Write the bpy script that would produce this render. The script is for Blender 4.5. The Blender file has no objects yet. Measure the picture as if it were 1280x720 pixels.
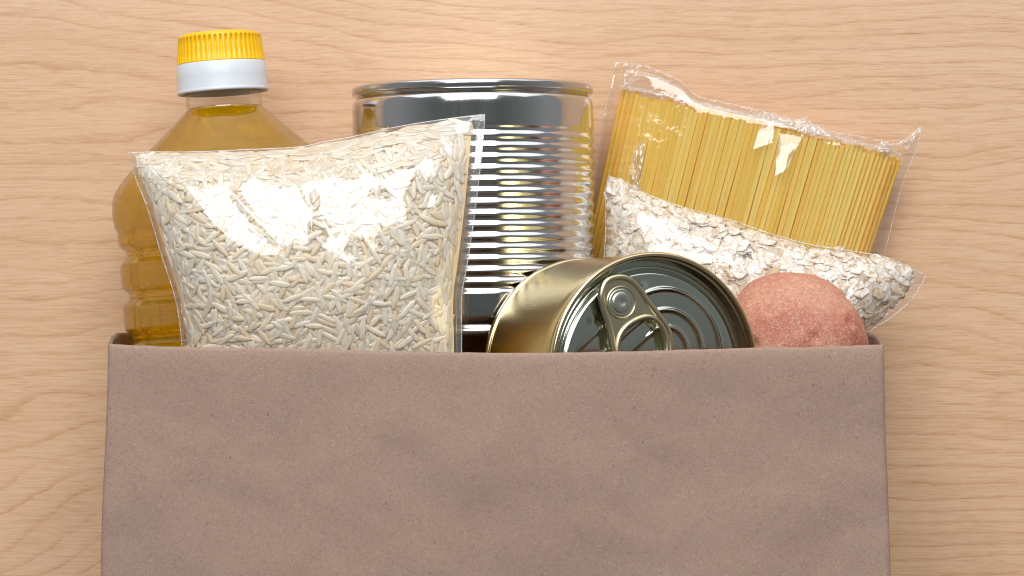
import bpy, bmesh, math, random
from mathutils import Vector, Matrix, noise, Euler

# ------------------------------------------------------------------ scene, camera, light
S = bpy.context.scene
COL = S.collection
MM = 0.001
D = 1140.0                     # lens height above the table, mm
F = 3316.0                     # focal length in photo pixels (1280 wide)

cam = bpy.data.cameras.new("camera"); camo = bpy.data.objects.new("camera", cam); COL.objects.link(camo)
camo.location = (0, 0, D*MM); camo.rotation_euler = (0, 0, 0)
cam.sensor_width = 36.0; cam.lens = 36.0*F/1280.0
cam.clip_start = 0.05; cam.clip_end = 50
cam.dof.use_dof = True; cam.dof.focus_distance = (D-105)*MM; cam.dof.aperture_fstop = 45
S.camera = camo

W = bpy.data.worlds.new("World"); S.world = W; W.use_nodes = True
bg = W.node_tree.nodes["Background"]
# a room: dim ceiling straight above, paler walls lower down
wt = W.node_tree; _tc = wt.nodes.new('ShaderNodeTexCoord'); _sx = wt.nodes.new('ShaderNodeSeparateXYZ'); _cr = wt.nodes.new('ShaderNodeValToRGB')
wt.links.new(_tc.outputs['Generated'], _sx.inputs[0]); wt.links.new(_sx.outputs[2], _cr.inputs[0]); wt.links.new(_cr.outputs[0], bg.inputs[0])
_cr.color_ramp.elements[0].position = 0.25; _cr.color_ramp.elements[0].color = (0.32, 0.325, 0.33, 1)
_cr.color_ramp.elements[1].position = 0.93; _cr.color_ramp.elements[1].color = (0.10, 0.115, 0.108, 1)
bg.inputs[1].default_value = 0.85

def area(name, loc, target, sx, sy, power, color):
    l = bpy.data.lights.new(name, 'AREA'); l.shape = 'RECTANGLE'; l.size = sx; l.size_y = sy
    l.energy = power; l.color = color
    o = bpy.data.objects.new(name, l); COL.objects.link(o); o.location = loc
    o.rotation_euler = (Vector(target)-Vector(loc)).to_track_quat('-Z', 'Y').to_euler()
    return o
area("window_light", (-0.10, 1.20, 1.84), (0, 0.0, 0.06), 1.75, 1.35, 45.0, (1.0, 0.985, 0.985))
area("pale_wall_bounce", (0.0, 1.95, 1.0), (0, 0.0, 0.30), 5.0, 1.8, 34.0, (0.98, 0.99, 1.0))

S.view_settings.view_transform = 'Standard'; S.view_settings.look = 'None'
S.view_settings.exposure = 0.0; S.view_settings.gamma = 1.0
S.render.engine = 'CYCLES'
cy = S.cycles
cy.max_bounces = 16; cy.transparent_max_bounces = 24; cy.transmission_bounces = 12; cy.glossy_bounces = 6; cy.diffuse_bounces = 7
cy.caustics_refractive = True; cy.caustics_reflective = True; cy.blur_glossy = 0.5
cy.filter_width = 1.1; cy.use_denoising = True; cy.sample_clamp_indirect = 20.0

# ------------------------------------------------------------------ helpers
def P(px, py, z):
    k = (D-z)/F
    return Vector(((px-640)*k, (360-py)*k, z))

class NT:
    """small node-tree writer"""
    def __init__(s, name):
        s.m = bpy.data.materials.new(name); s.m.use_nodes = True
        s.t = s.m.node_tree; s.t.nodes.clear()
        s.out = s.t.nodes.new('ShaderNodeOutputMaterial')
    def n(s, typ, **kw):
        nd = s.t.nodes.new('ShaderNode'+typ)
        for k, v in kw.items():
            if k == 'i':
                for kk, vv in v.items(): s.put(nd.inputs[kk], vv)
            else: setattr(nd, k, v)
        return nd
    def put(s, sock, v):
        if hasattr(v, 'is_linked') or isinstance(v, bpy.types.NodeSocket): s.t.links.new(v, sock)
        elif isinstance(v, bpy.types.Node): s.t.links.new(v.outputs[0], sock)
        else:
            if isinstance(v, (tuple, list)) and len(v) == 3 and sock.type == 'RGBA': v = (*v, 1)
            sock.default_value = v
    def math(s, op, a, b=0.0, c=None, clamp=False):
        nd = s.n('Math', operation=op, use_clamp=clamp); s.put(nd.inputs[0], a); s.put(nd.inputs[1], b)
        if c is not None: s.put(nd.inputs[2], c)
        return nd.outputs[0]
    def mix(s, f, a, b, mode='MIX'):
        nd = s.n('Mix', data_type='RGBA', blend_type=mode)
        s.put(nd.inputs[0], f); s.put(nd.inputs[6], a); s.put(nd.inputs[7], b)
        return nd.outputs[2]
    def ramp(s, f, stops, interp='LINEAR'):
        nd = s.n('ValToRGB'); cr = nd.color_ramp; cr.interpolation = interp
        while len(cr.elements) < len(stops): cr.elements.new(0.5)
        for e, (p, c) in zip(cr.elements, stops):
            e.position = p; e.color = (c, c, c, 1) if not isinstance(c, (tuple, list)) else (*c, 1)
        s.put(nd.inputs[0], f); return nd.outputs[0]
    def coord(s, scale=(1, 1, 1), rot=(0, 0, 0), loc=(0, 0, 0), src='Object'):
        tc = s.n('TexCoord'); mp = s.n('Mapping')
        mp.inputs['Scale'].default_value = scale; mp.inputs['Rotation'].default_value = rot; mp.inputs['Location'].default_value = loc
        s.t.links.new(tc.outputs[src], mp.inputs[0]); return mp.outputs[0]
    def noise(s, vec, scale, detail=3, rough=0.5, dist=0.0):
        nd = s.n('TexNoise'); s.put(nd.inputs['Vector'], vec); nd.inputs['Scale'].default_value = scale
        nd.inputs['Detail'].default_value = detail; nd.inputs['Roughness'].default_value = rough; nd.inputs['Distortion'].default_value = dist
        return nd.outputs[0]
    def bump(s, h, strength=0.3, dist=0.001, normal=None):
        nd = s.n('Bump'); nd.inputs['Strength'].default_value = strength; nd.inputs['Distance'].default_value = dist
        s.put(nd.inputs['Height'], h)
        if normal is not None: s.put(nd.inputs['Normal'], normal)
        return nd.outputs[0]
    def bsdf(s, **kw):
        nd = s.n('BsdfPrincipled')
        for k, v in kw.items(): s.put(nd.inputs[k.replace('_', ' ')], v)
        return nd
    def surf(s, sh):
        s.t.links.new(sh.outputs[0] if isinstance(sh, bpy.types.Node) else sh, s.out.inputs[0]); return s.m
    def rnd(s):
        a = s.n('NewGeometry').outputs['Random Per Island']; b = s.n('ObjectInfo').outputs['Random']
        return s.math('FRACT', s.math('ADD', a, b))

def mesh(name, verts, faces, mat=None, smooth=True, off=Vector((0, 0, 0))):
    me = bpy.data.meshes.new(name)
    me.from_pydata([((v[0]-off[0])*MM, (v[1]-off[1])*MM, (v[2]-off[2])*MM) for v in verts], [], faces)
    me.validate(); me.update()
    if smooth: me.polygons.foreach_set('use_smooth', [True]*len(me.polygons))
    if mat: me.materials.append(mat)
    return me
def link(name, me, parent=None):
    o = bpy.data.objects.new(name, me); COL.objects.link(o)
    if parent: o.parent = parent
    return o
def thing(name, label, cat, loc):
    o = bpy.data.objects.new(name, None); COL.objects.link(o); o.empty_display_size = 0.02
    o.location = Vector(loc)*MM; o['label'] = label; o['category'] = cat
    return o
def part(name, verts, faces, mat, th, smooth=True, parent=None, auto=None):
    """verts in world mm; th = the thing's Empty, parent = a part of it (parts sit at the Empty's origin)"""
    o = link(name, mesh(name, verts, faces, mat, smooth, th.location/MM), parent or th)
    if auto:
        me = o.data; bm = bmesh.new(); bm.from_mesh(me)
        for e in bm.edges:
            if len(e.link_faces) == 2 and e.calc_face_angle(0) > math.radians(auto): e.smooth = False
        bm.to_mesh(me); bm.free()
    return o
def grid_faces(nu, nv, close_u=False, base=0):
    f = []
    for j in range(nv-1):
        for i in range(nu if close_u else nu-1):
            a = base+j*nu+i; b = base+j*nu+(i+1) % nu
            f.append((a, b, b+nu, a+nu))
    return f
def frame(axis, up=Vector((0, 0, 1))):
    a = Vector(axis).normalized(); u = up.cross(a).normalized(); v = a.cross(u)
    return a, u, v
def lathe(profile, org, axis, n=96, mod=None, up=Vector((0, 0, 1))):
    a, u, v = frame(axis, up); V = []
    for (r, t) in profile:
        for i in range(n):
            th = 2*math.pi*i/n
            rr = r*mod(th, t, r) if mod else r
            V.append(org + a*t + u*(rr*math.cos(th)) + v*(rr*math.sin(th)))
    return V, grid_faces(n, len(profile), True)
def join(*ms):
    V, Fc = [], []
    for v, f in ms:
        b = len(V); V += list(v); Fc += [tuple(x+b for x in q) for q in f]
    return V, Fc
def smoothpath(pts, n, closed=False):
    """Catmull-Rom through 2- or 3-D points, resampled to n points"""
    pts = [Vector(p) for p in pts]; m = len(pts); out = []
    segs = m if closed else m-1
    for k in range(n):
        x = k/(n if closed else n-1)*segs; i = min(int(x), segs-1); t = x-i
        g = (lambda q: pts[q % m]) if closed else (lambda q: pts[max(0, min(m-1, q))])
        p0, p1, p2, p3 = g(i-1), g(i), g(i+1), g(i+2)
        out.append(0.5*((2*p1)+(p2-p0)*t+(2*p0-5*p1+4*p2-p3)*t*t+(3*p1-p0-3*p2+p3)*t**3))
    return out
def tube(pts, r, n=8, closed=True, up=Vector((0, 0, 1)), flat=1.0):
    V = []; m = len(pts)
    for k, p in enumerate(pts):
        q = pts[(k+1) % m] if closed or k < m-1 else p; o = pts[k-1] if closed or k > 0 else p
        t = (q-o).normalized(); s = t.cross(up).normalized(); w = s.cross(t)
        for i in range(n):
            th = 2*math.pi*i/n; V.append(p+s*(r*math.cos(th))+w*(r*flat*math.sin(th)))
    f = grid_faces(n, m, True)
    if closed:
        for i in range(n):
            a = (m-1)*n+i; b = (m-1)*n+(i+1) % n; f.append((a, b, (i+1) % n, i))
    return V, f
def nz(x, y, z=0.0): return noise.noise(Vector((x, y, z)))
def sstep(a, b, x):
    t = max(0.0, min(1.0, (x-a)/(b-a))); return t*t*(3-2*t)

# ------------------------------------------------------------------ materials
def mat_wood():
    m = NT('beech_wood')
    tc = m.n('TexCoord'); sep = m.n('SeparateXYZ'); m.put(sep.inputs[0], tc.outputs['Object'])
    x, y = sep.outputs[0], sep.outputs[1]
    # growth rings: lines run along x, fan out towards the left where the cut meets the heart
    left = m.math('MAXIMUM', m.math('SUBTRACT', -0.06, x), 0.0)
    k = m.math('SUBTRACT', 1.0, m.math('MULTIPLY', left, 2.4))
    k = m.math('MAXIMUM', k, 0.35)
    yy = m.math('MULTIPLY', m.math('ADD', y, -0.035), k)
    w1 = m.noise(m.coord((3.0, 7.0, 1)), 1.0, 3, 0.5)
    w2 = m.noise(m.coord((26, 75, 1), loc=(3, 1, 0)), 1.0, 3, 0.6)
    yw = m.math('ADD', yy, m.math('MULTIPLY', m.math('SUBTRACT', w1, 0.5), 0.075))
    yw = m.math('ADD', yw, m.math('MULTIPLY', m.math('SUBTRACT', w2, 0.5), 0.0048))
    ph = m.math('FRACT', m.math('MULTIPLY', yw, 150.0))
    saw = m.ramp(ph, [(0.0, 0.35), (0.04, 1.0), (0.12, 0.6), (0.24, 0.15), (0.5, 0.0), (0.95, 0.04), (1.0, 0.35)])
    ph2 = m.math('FRACT', m.math('ADD', m.math('MULTIPLY', yw, 37.0), 0.3))
    saw2 = m.ramp(ph2, [(0.0, 0.7), (0.06, 1.0), (0.3, 0.2), (0.7, 0.0), (1.0, 0.7)])
    lm = m.ramp(m.noise(m.coord((14, 60, 1), loc=(7, 2, 0)), 1.0, 4, 0.65), [(0.34, 0.28), (0.60, 1.0)])
    line = m.math('MULTIPLY', saw, lm)
    fine = m.noise(m.coord((55, 1100, 1)), 1.0, 3, 0.6, 0.5)
    fine2 = m.noise(m.coord((130, 1700, 1), loc=(1, 4, 0)), 1.0, 2, 0.5, 0.8)
    big = m.noise(m.coord((2.2, 9, 1), loc=(0, 5, 0)), 1.0, 2, 0.5)
    c = m.mix(m.ramp(big, [(0.3, 0.0), (0.7, 1.0)]), (0.715, 0.458, 0.278), (0.735, 0.500, 0.325))
    c = m.mix(m.math('MULTIPLY', line, 0.62), c, (0.50, 0.25, 0.115))
    c = m.mix(m.math('MULTIPLY', saw2, 0.20), c, (0.54, 0.30, 0.155))
    c = m.mix(m.ramp(fine, [(0.34, 0.45), (0.53, 0.0)]), c, (0.50, 0.275, 0.14))
    c = m.mix(m.ramp(fine2, [(0.48, 0.0), (0.64, 0.30)]), c, (0.78, 0.59, 0.44))
    # short dark pore dashes, gathered near the rings
    ds = m.noise(m.coord((70, 1250, 1), loc=(2, 9, 0)), 1.0, 2, 0.5, 0.3)
    near = m.math('MAXIMUM', line, m.ramp(m.noise(m.coord((8, 38, 1), loc=(4, 4, 4)), 1.0, 2, 0.6), [(0.48, 0.0), (0.66, 0.6)]))
    dash = m.math('MULTIPLY', m.ramp(ds, [(0.56, 0.0), (0.66, 1.0)]), near)
    c = m.mix(m.math('MULTIPLY', dash, 0.45), c, (0.33, 0.135, 0.055))
    h = m.math('ADD', m.math('MULTIPLY', fine, 1.0), m.math('MULTIPLY', dash, -0.8))
    b = m.bsdf(Base_Color=c, Roughness=m.ramp(fine, [(0.3, 0.36), (0.7, 0.29)]), Normal=m.bump(h, 0.12, 0.0003), Specular_IOR_Level=0.5)
    return m.surf(b)

def mat_paper():
    m = NT('kraft_paper')
    co = m.coord((1, 1, 1))
    a = m.noise(co, 30, 3, 0.55); b = m.noise(co, 1500, 3, 0.6); f1 = m.noise(co, 850, 3, 0.62, 2.2)
    f2 = m.noise(m.coord((1, 1, 1), loc=(3, 1, 2)), 1000, 3, 0.6, 2.4)
    c = m.mix(m.ramp(a, [(0.3, 0.0), (0.7, 1.0)]), (0.340, 0.230, 0.178), (0.360, 0.248, 0.194))
    c = m.mix(m.ramp(f1, [(0.36, 0.6), (0.50, 0.0)]), c, (0.215, 0.138, 0.102))
    c = m.mix(m.ramp(f2, [(0.51, 0.0), (0.68, 0.6)]), c, (0.45, 0.35, 0.29))
    sp = m.n('TexVoronoi'); m.put(sp.inputs['Vector'], m.coord((260, 170, 300), rot=(0.1, 0.2, 0.7))); sp.inputs['Scale'].default_value = 1
    keep = m.math('GREATER_THAN', m.n('SeparateColor', i={0: sp.outputs['Color']}).outputs[0], 0.86)
    c = m.mix(m.math('MULTIPLY', m.ramp(sp.outputs['Distance'], [(0.05, 0.65), (0.11, 0.0)]), keep), c, (0.11, 0.062, 0.045))
    sp2 = m.n('TexVoronoi'); m.put(sp2.inputs['Vector'], m.coord((420, 640, 400), rot=(0.4, 0.1, 0.2))); sp2.inputs['Scale'].default_value = 1
    keep2 = m.math('GREATER_THAN', m.n('SeparateColor', i={0: sp2.outputs['Color']}).outputs[1], 0.80)
    c = m.mix(m.math('MULTIPLY', m.ramp(sp2.outputs['Distance'], [(0.08, 0.5), (0.2, 0.0)]), keep2), c, (0.55, 0.44, 0.37))
    h = m.math('ADD', m.math('MULTIPLY', b, 0.5), m.math('MULTIPLY', f1, 0.6))
    n1 = m.bump(m.noise(co, 34, 4, 0.55), 0.07, 0.004)
    bs = m.bsdf(Base_Color=c, Roughness=0.78, Specular_IOR_Level=0.25, Normal=m.bump(h, 0.25, 0.0003, n1))
    return m.surf(bs)

def mat_tin(name, col, rough, aniso_scale=(1, 1, 1), bumpy=0.03):
    m = NT(name)
    n1 = m.noise(m.coord((60, 60, 60)), 1, 3, 0.6)
    n2 = m.noise(m.coord(aniso_scale), 1, 3, 0.6)
    c = m.mix(m.ramp(n1, [(0.3, 0.0), (0.7, 1.0)]), col, tuple(x*0.93 for x in col))
    r = m.math('ADD', rough, m.math('MULTIPLY', m.math('SUBTRACT', n2, 0.5), 0.10))
    return m.surf(m.bsdf(Base_Color=c, Metallic=1.0, Roughness=r, Normal=m.bump(n2, bumpy, 0.0002)))

def mat_film(name, tint=(1, 1, 1), scale=90, strength=0.25, rough=0.03, boost=1.6, haze=0.03, edge=0.85):
    """thin clear film: mostly see-through, mirror-like at its Fresnel share"""
    m = NT(name)
    co = m.coord((1, 1, 1))
    a = m.noise(co, scale, 2, 0.5); b = m.noise(co, scale*4.2, 2, 0.5, 0.6)
    h = m.math('ADD', a, m.math('MULTIPLY', b, 0.22))
    nrm = m.bump(h, strength, 0.004)
    lw = m.n('LayerWeight'); lw.inputs['Blend'].default_value = 0.5; m.put(lw.inputs['Normal'], nrm)
    f = m.math('ADD', 0.042*boost, m.math('MULTIPLY', m.math('POWER', lw.outputs['Facing'], 5.0), 0.45), clamp=True)
    gl = m.n('BsdfAnisotropic'); m.put(gl.inputs['Roughness'], rough); m.put(gl.inputs['Normal'], nrm); gl.inputs['Color'].default_value = (1, 1, 1, 1)
    tr = m.n('BsdfTransparent')
    m.put(tr.inputs[0], m.mix(m.math('POWER', lw.outputs['Facing'], 3.0), tint, tuple(x*edge for x in tint)))   # longer way through the sheet at a slant
    di = m.n('BsdfDiffuse'); di.inputs[0].default_value = (0.9, 0.9, 0.9, 1)
    mx0 = m.n('MixShader'); mx0.inputs[0].default_value = haze; m.put(mx0.inputs[1], tr); m.put(mx0.inputs[2], di)
    mx = m.n('MixShader'); m.put(mx.inputs[0], f); m.put(mx.inputs[1], mx0); m.put(mx.inputs[2], gl)
    return m.surf(mx)

def mat_oil():
    m = NT('sunflower_oil')
    gl = m.n('BsdfGlass'); gl.inputs['IOR'].default_value = 1.27; gl.inputs['Roughness'].default_value = 0.0
    gl.inputs['Color'].default_value = (1, 1, 1, 1)
    va = m.n('VolumeAbsorption'); va.inputs['Color'].default_value = (1.0, 0.925, 0.0, 1); va.inputs['Density'].default_value = 26.0
    m.t.links.new(va.outputs[0], m.out.inputs[1])
    tr = m.n('BsdfTransparent'); tr.inputs[0].default_value = (1.0, 0.84, 0.06, 1); mx = m.n('MixShader'); mx.inputs[0].default_value = 0.72
    m.put(mx.inputs[1], tr); m.put(mx.inputs[2], gl)
    di = m.n('BsdfDiffuse'); di.inputs[0].default_value = (1.0, 0.66, 0.003, 1)     # flat yellow mixed in to brighten the oil, standing in for transmitted light
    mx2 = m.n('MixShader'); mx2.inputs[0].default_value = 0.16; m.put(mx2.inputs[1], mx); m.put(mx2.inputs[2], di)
    return m.surf(mx2)

def mat_plastic(name, col, rough=0.35, sss=0.0):
    m = NT(name)
    n = m.noise(m.coord((1, 1, 1)), 220, 2, 0.5)
    c = m.mix(n, tuple(x*0.96 for x in col), col)
    b = m.bsdf(Base_Color=c, Roughness=rough, Normal=m.bump(n, 0.03, 0.0003))
    if sss: b.inputs['Subsurface Weight'].default_value = sss; b.inputs['Subsurface Radius'].default_value = (0.003, 0.002, 0.001)
    return m.surf(b)

def mat_rice():
    m = NT('parboiled_rice')
    r = m.rnd()
    c = m.ramp(r, [(0.0, (0.80, 0.60, 0.37)), (0.28, (0.88, 0.73, 0.51)), (0.45, (0.92, 0.83, 0.67)), (0.97, (0.95, 0.90, 0.79)), (1.0, (0.80, 0.60, 0.36))])
    rim = m.n('Attribute'); rim.attribute_name = 'rim'          # hulled grains are glassy grey inside, whiter at the rim
    n = m.noise(m.coord((260, 900, 900)), 1, 2, 0.5)
    c = m.mix(m.math('MULTIPLY', m.math('SUBTRACT', 1.0, rim.outputs['Fac']), 0.55), c, (0.74, 0.655, 0.52))
    c = m.mix(m.ramp(n, [(0.4, 0.15), (0.6, 0.0)]), c, (0.74, 0.61, 0.44))
    b = m.bsdf(Base_Color=c, Roughness=0.30, Normal=m.bump(n, 0.10, 0.0003), Subsurface_Weight=0.35, Subsurface_Radius=(0.0010, 0.0009, 0.00075), Subsurface_Scale=1.0)
    return m.surf(b)

def mat_oat():
    m = NT('rolled_oats')
    r = m.rnd()
    c = m.ramp(r, [(0.0, (0.58, 0.42, 0.25)), (0.10, (0.73, 0.61, 0.44)), (0.3, (0.83, 0.78, 0.68)), (1.0, (0.89, 0.87, 0.81))])
    n = m.noise(m.coord((420, 420, 420)), 1, 3, 0.6, 0.6)
    c = m.mix(m.ramp(n, [(0.36, 0.75), (0.50, 0.0)]), c, (0.52, 0.34, 0.19))
    rim = m.n('Attribute'); rim.attribute_name = 'rim'          # bran left at the rim and in the crease
    c = m.mix(m.math('MULTIPLY', rim.outputs['Fac'], m.ramp(n, [(0.35, 0.85), (0.62, 0.1)])), c, (0.50, 0.335, 0.19))
    n2 = m.noise(m.coord((900, 900, 900)), 1, 2, 0.5)
    return m.surf(m.bsdf(Base_Color=c, Roughness=0.6, Normal=m.bump(n2, 0.35, 0.0004)))

def mat_pasta():
    m = NT('durum_pasta')
    r = m.rnd()
    c = m.ramp(r, [(0.0, (0.88, 0.50, 0.06)), (0.5, (0.92, 0.575, 0.095)), (1.0, (0.94, 0.64, 0.15))])
    n = m.noise(m.coord((900, 24, 900)), 1, 3, 0.6)
    c = m.mix(m.ramp(n, [(0.35, 0.35), (0.6, 0.0)]), c, (0.79, 0.44, 0.055))
    return m.surf(m.bsdf(Base_Color=c, Roughness=0.42, Normal=m.bump(n, 0.1, 0.0003), Subsurface_Weight=0.5, Subsurface_Radius=(0.004, 0.0026, 0.0007), Subsurface_Scale=1.0))

def mat_potato():
    m = NT('red_potato_skin')
    co = m.coord((1, 1, 1))
    a = m.noise(co, 60, 3, 0.55); f = m.noise(co, 900, 4, 0.65, 1.2); g = m.noise(co, 1500, 2, 0.5)
    c = m.mix(m.ramp(a, [(0.38, 0.0), (0.60, 1.0)]), (0.47, 0.160, 0.105), (0.58, 0.285, 0.190))
    c = m.mix(m.ramp(f, [(0.50, 0.0), (0.64, 0.7)]), c, (0.68, 0.45, 0.34))
    c = m.mix(m.ramp(f, [(0.33, 0.75), (0.45, 0.0)]), c, (0.37, 0.115, 0.08))
    v = m.n('TexVoronoi'); m.put(v.inputs['Vector'], co); v.inputs['Scale'].default_value = 210
    keep = m.math('GREATER_THAN', m.n('SeparateColor', i={0: v.outputs['Color']}).outputs[0], 0.80)
    spot = m.math('MULTIPLY', m.ramp(v.outputs['Distance'], [(0.10, 0.7), (0.24, 0.0)]), keep)
    c = m.mix(spot, c, (0.45, 0.24, 0.13))
    v2 = m.n('TexVoronoi'); m.put(v2.inputs['Vector'], m.mix(0.08, co, m.n('TexNoise', i={'Scale': 300.0}).outputs[1])); v2.inputs['Scale'].default_value = 85
    k2 = m.math('GREATER_THAN', m.n('SeparateColor', i={0: v2.outputs['Color']}).outputs[1], 0.72)
    scab = m.math('MULTIPLY', m.ramp(v2.outputs['Distance'], [(0.05, 0.35), (0.12, 0.8), (0.20, 0.0)]), k2)
    c = m.mix(scab, c, (0.58, 0.40, 0.24))
    h = m.math('ADD', m.math('MULTIPLY', f, 0.8), m.math('ADD', m.math('MULTIPLY', g, 0.4), m.math('MULTIPLY', spot, 0.5)))
    return m.surf(m.bsdf(Base_Color=c, Roughness=0.48, Specular_IOR_Level=0.35, Normal=m.bump(h, 0.6, 0.0008)))

WOOD = mat_wood(); PAPER = mat_paper()
TIN = mat_tin('tinplate', (0.70, 0.70, 0.715), 0.13, (300, 20, 300))
TINRIM = mat_tin('tinplate_rim', (0.62, 0.62, 0.63), 0.20, (300, 300, 300))
GOLD = mat_tin('gold_lacquered_steel', (0.60, 0.495, 0.235), 0.25, (20, 400, 20), 0.02)
GOLDRIM = mat_tin('gold_lacquered_rim', (0.70, 0.60, 0.38), 0.16, (20, 20, 20), 0.0)
LIDM = mat_tin('lid_steel', (0.64, 0.68, 0.60), 0.14, (300, 300, 300))
TABM = mat_tin('tab_steel', (0.70, 0.63, 0.44), 0.30, (20, 20, 20), 0.0); RIVET = mat_tin('rivet_steel', (0.60, 0.61, 0.53), 0.34, (20, 20, 20), 0.0)
FILM_RICE = mat_film('clear_film_rice', (0.985, 0.98, 0.97), 60, 0.06, 0.08, 1.9, 0.06)
FILM_OATS = mat_film('clear_film_oats', (0.99, 0.99, 0.99), 110, 0.28, 0.06, 1.9, 0.04)
FILM_PASTA = mat_film('clear_film_pasta', (0.99, 0.985, 0.97), 90, 0.12, 0.07, 1.9, 0.03)
EDGE = mat_film('welded_film_edge', (0.93, 0.92, 0.90), 200, 0.3, 0.15, 3.5, 0.28)
CRUMPLE = mat_film('gathered_film', (0.97, 0.965, 0.95), 260, 0.35, 0.07, 4.5, 0.13)
GLAREFOLD = mat_film('glare_fold_film', (0.95, 0.945, 0.93), 60, 0.05, 0.16, 2.4, 0.12)  # hazy white film for the sheets that stand in for glare
SHELL = mat_film('clear_pet', (0.985, 0.975, 0.95), 30, 0.03, 0.03, 2.6, 0.0, 0.65)
OIL = mat_oil()
YELLOW = mat_plastic('yellow_plastic', (0.96, 0.55, 0.003), 0.30)
WHITE = mat_plastic('white_plastic', (0.71, 0.765, 0.83), 0.35, 0.1)
RICEGAP = mat_plastic('rice_gap_glow', (0.92, 0.70, 0.42), 0.6); RICE = mat_rice(); OAT = mat_oat(); PASTA = mat_pasta(); POTATO = mat_potato()  # rice core in bright warm tan: the glow between grains put into its colour

# ------------------------------------------------------------------ table
tb = link('table_surface', mesh('table_surface', [(-1500, -1500, 0), (1500, -1500, 0), (1500, 1500, 0), (-1500, 1500, 0),
          (-1500, -1500, -30), (1500, -1500, -30), (1500, 1500, -30), (-1500, 1500, -30)],
          [(0, 1, 2, 3), (7, 6, 5, 4), (0, 4, 5, 1), (1, 5, 6, 2), (2, 6, 7, 3), (3, 7, 4, 0)], WOOD, False))
tb['kind'] = 'structure'; tb['label'] = 'pale beech wood table top with wavy brown grain'

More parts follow.
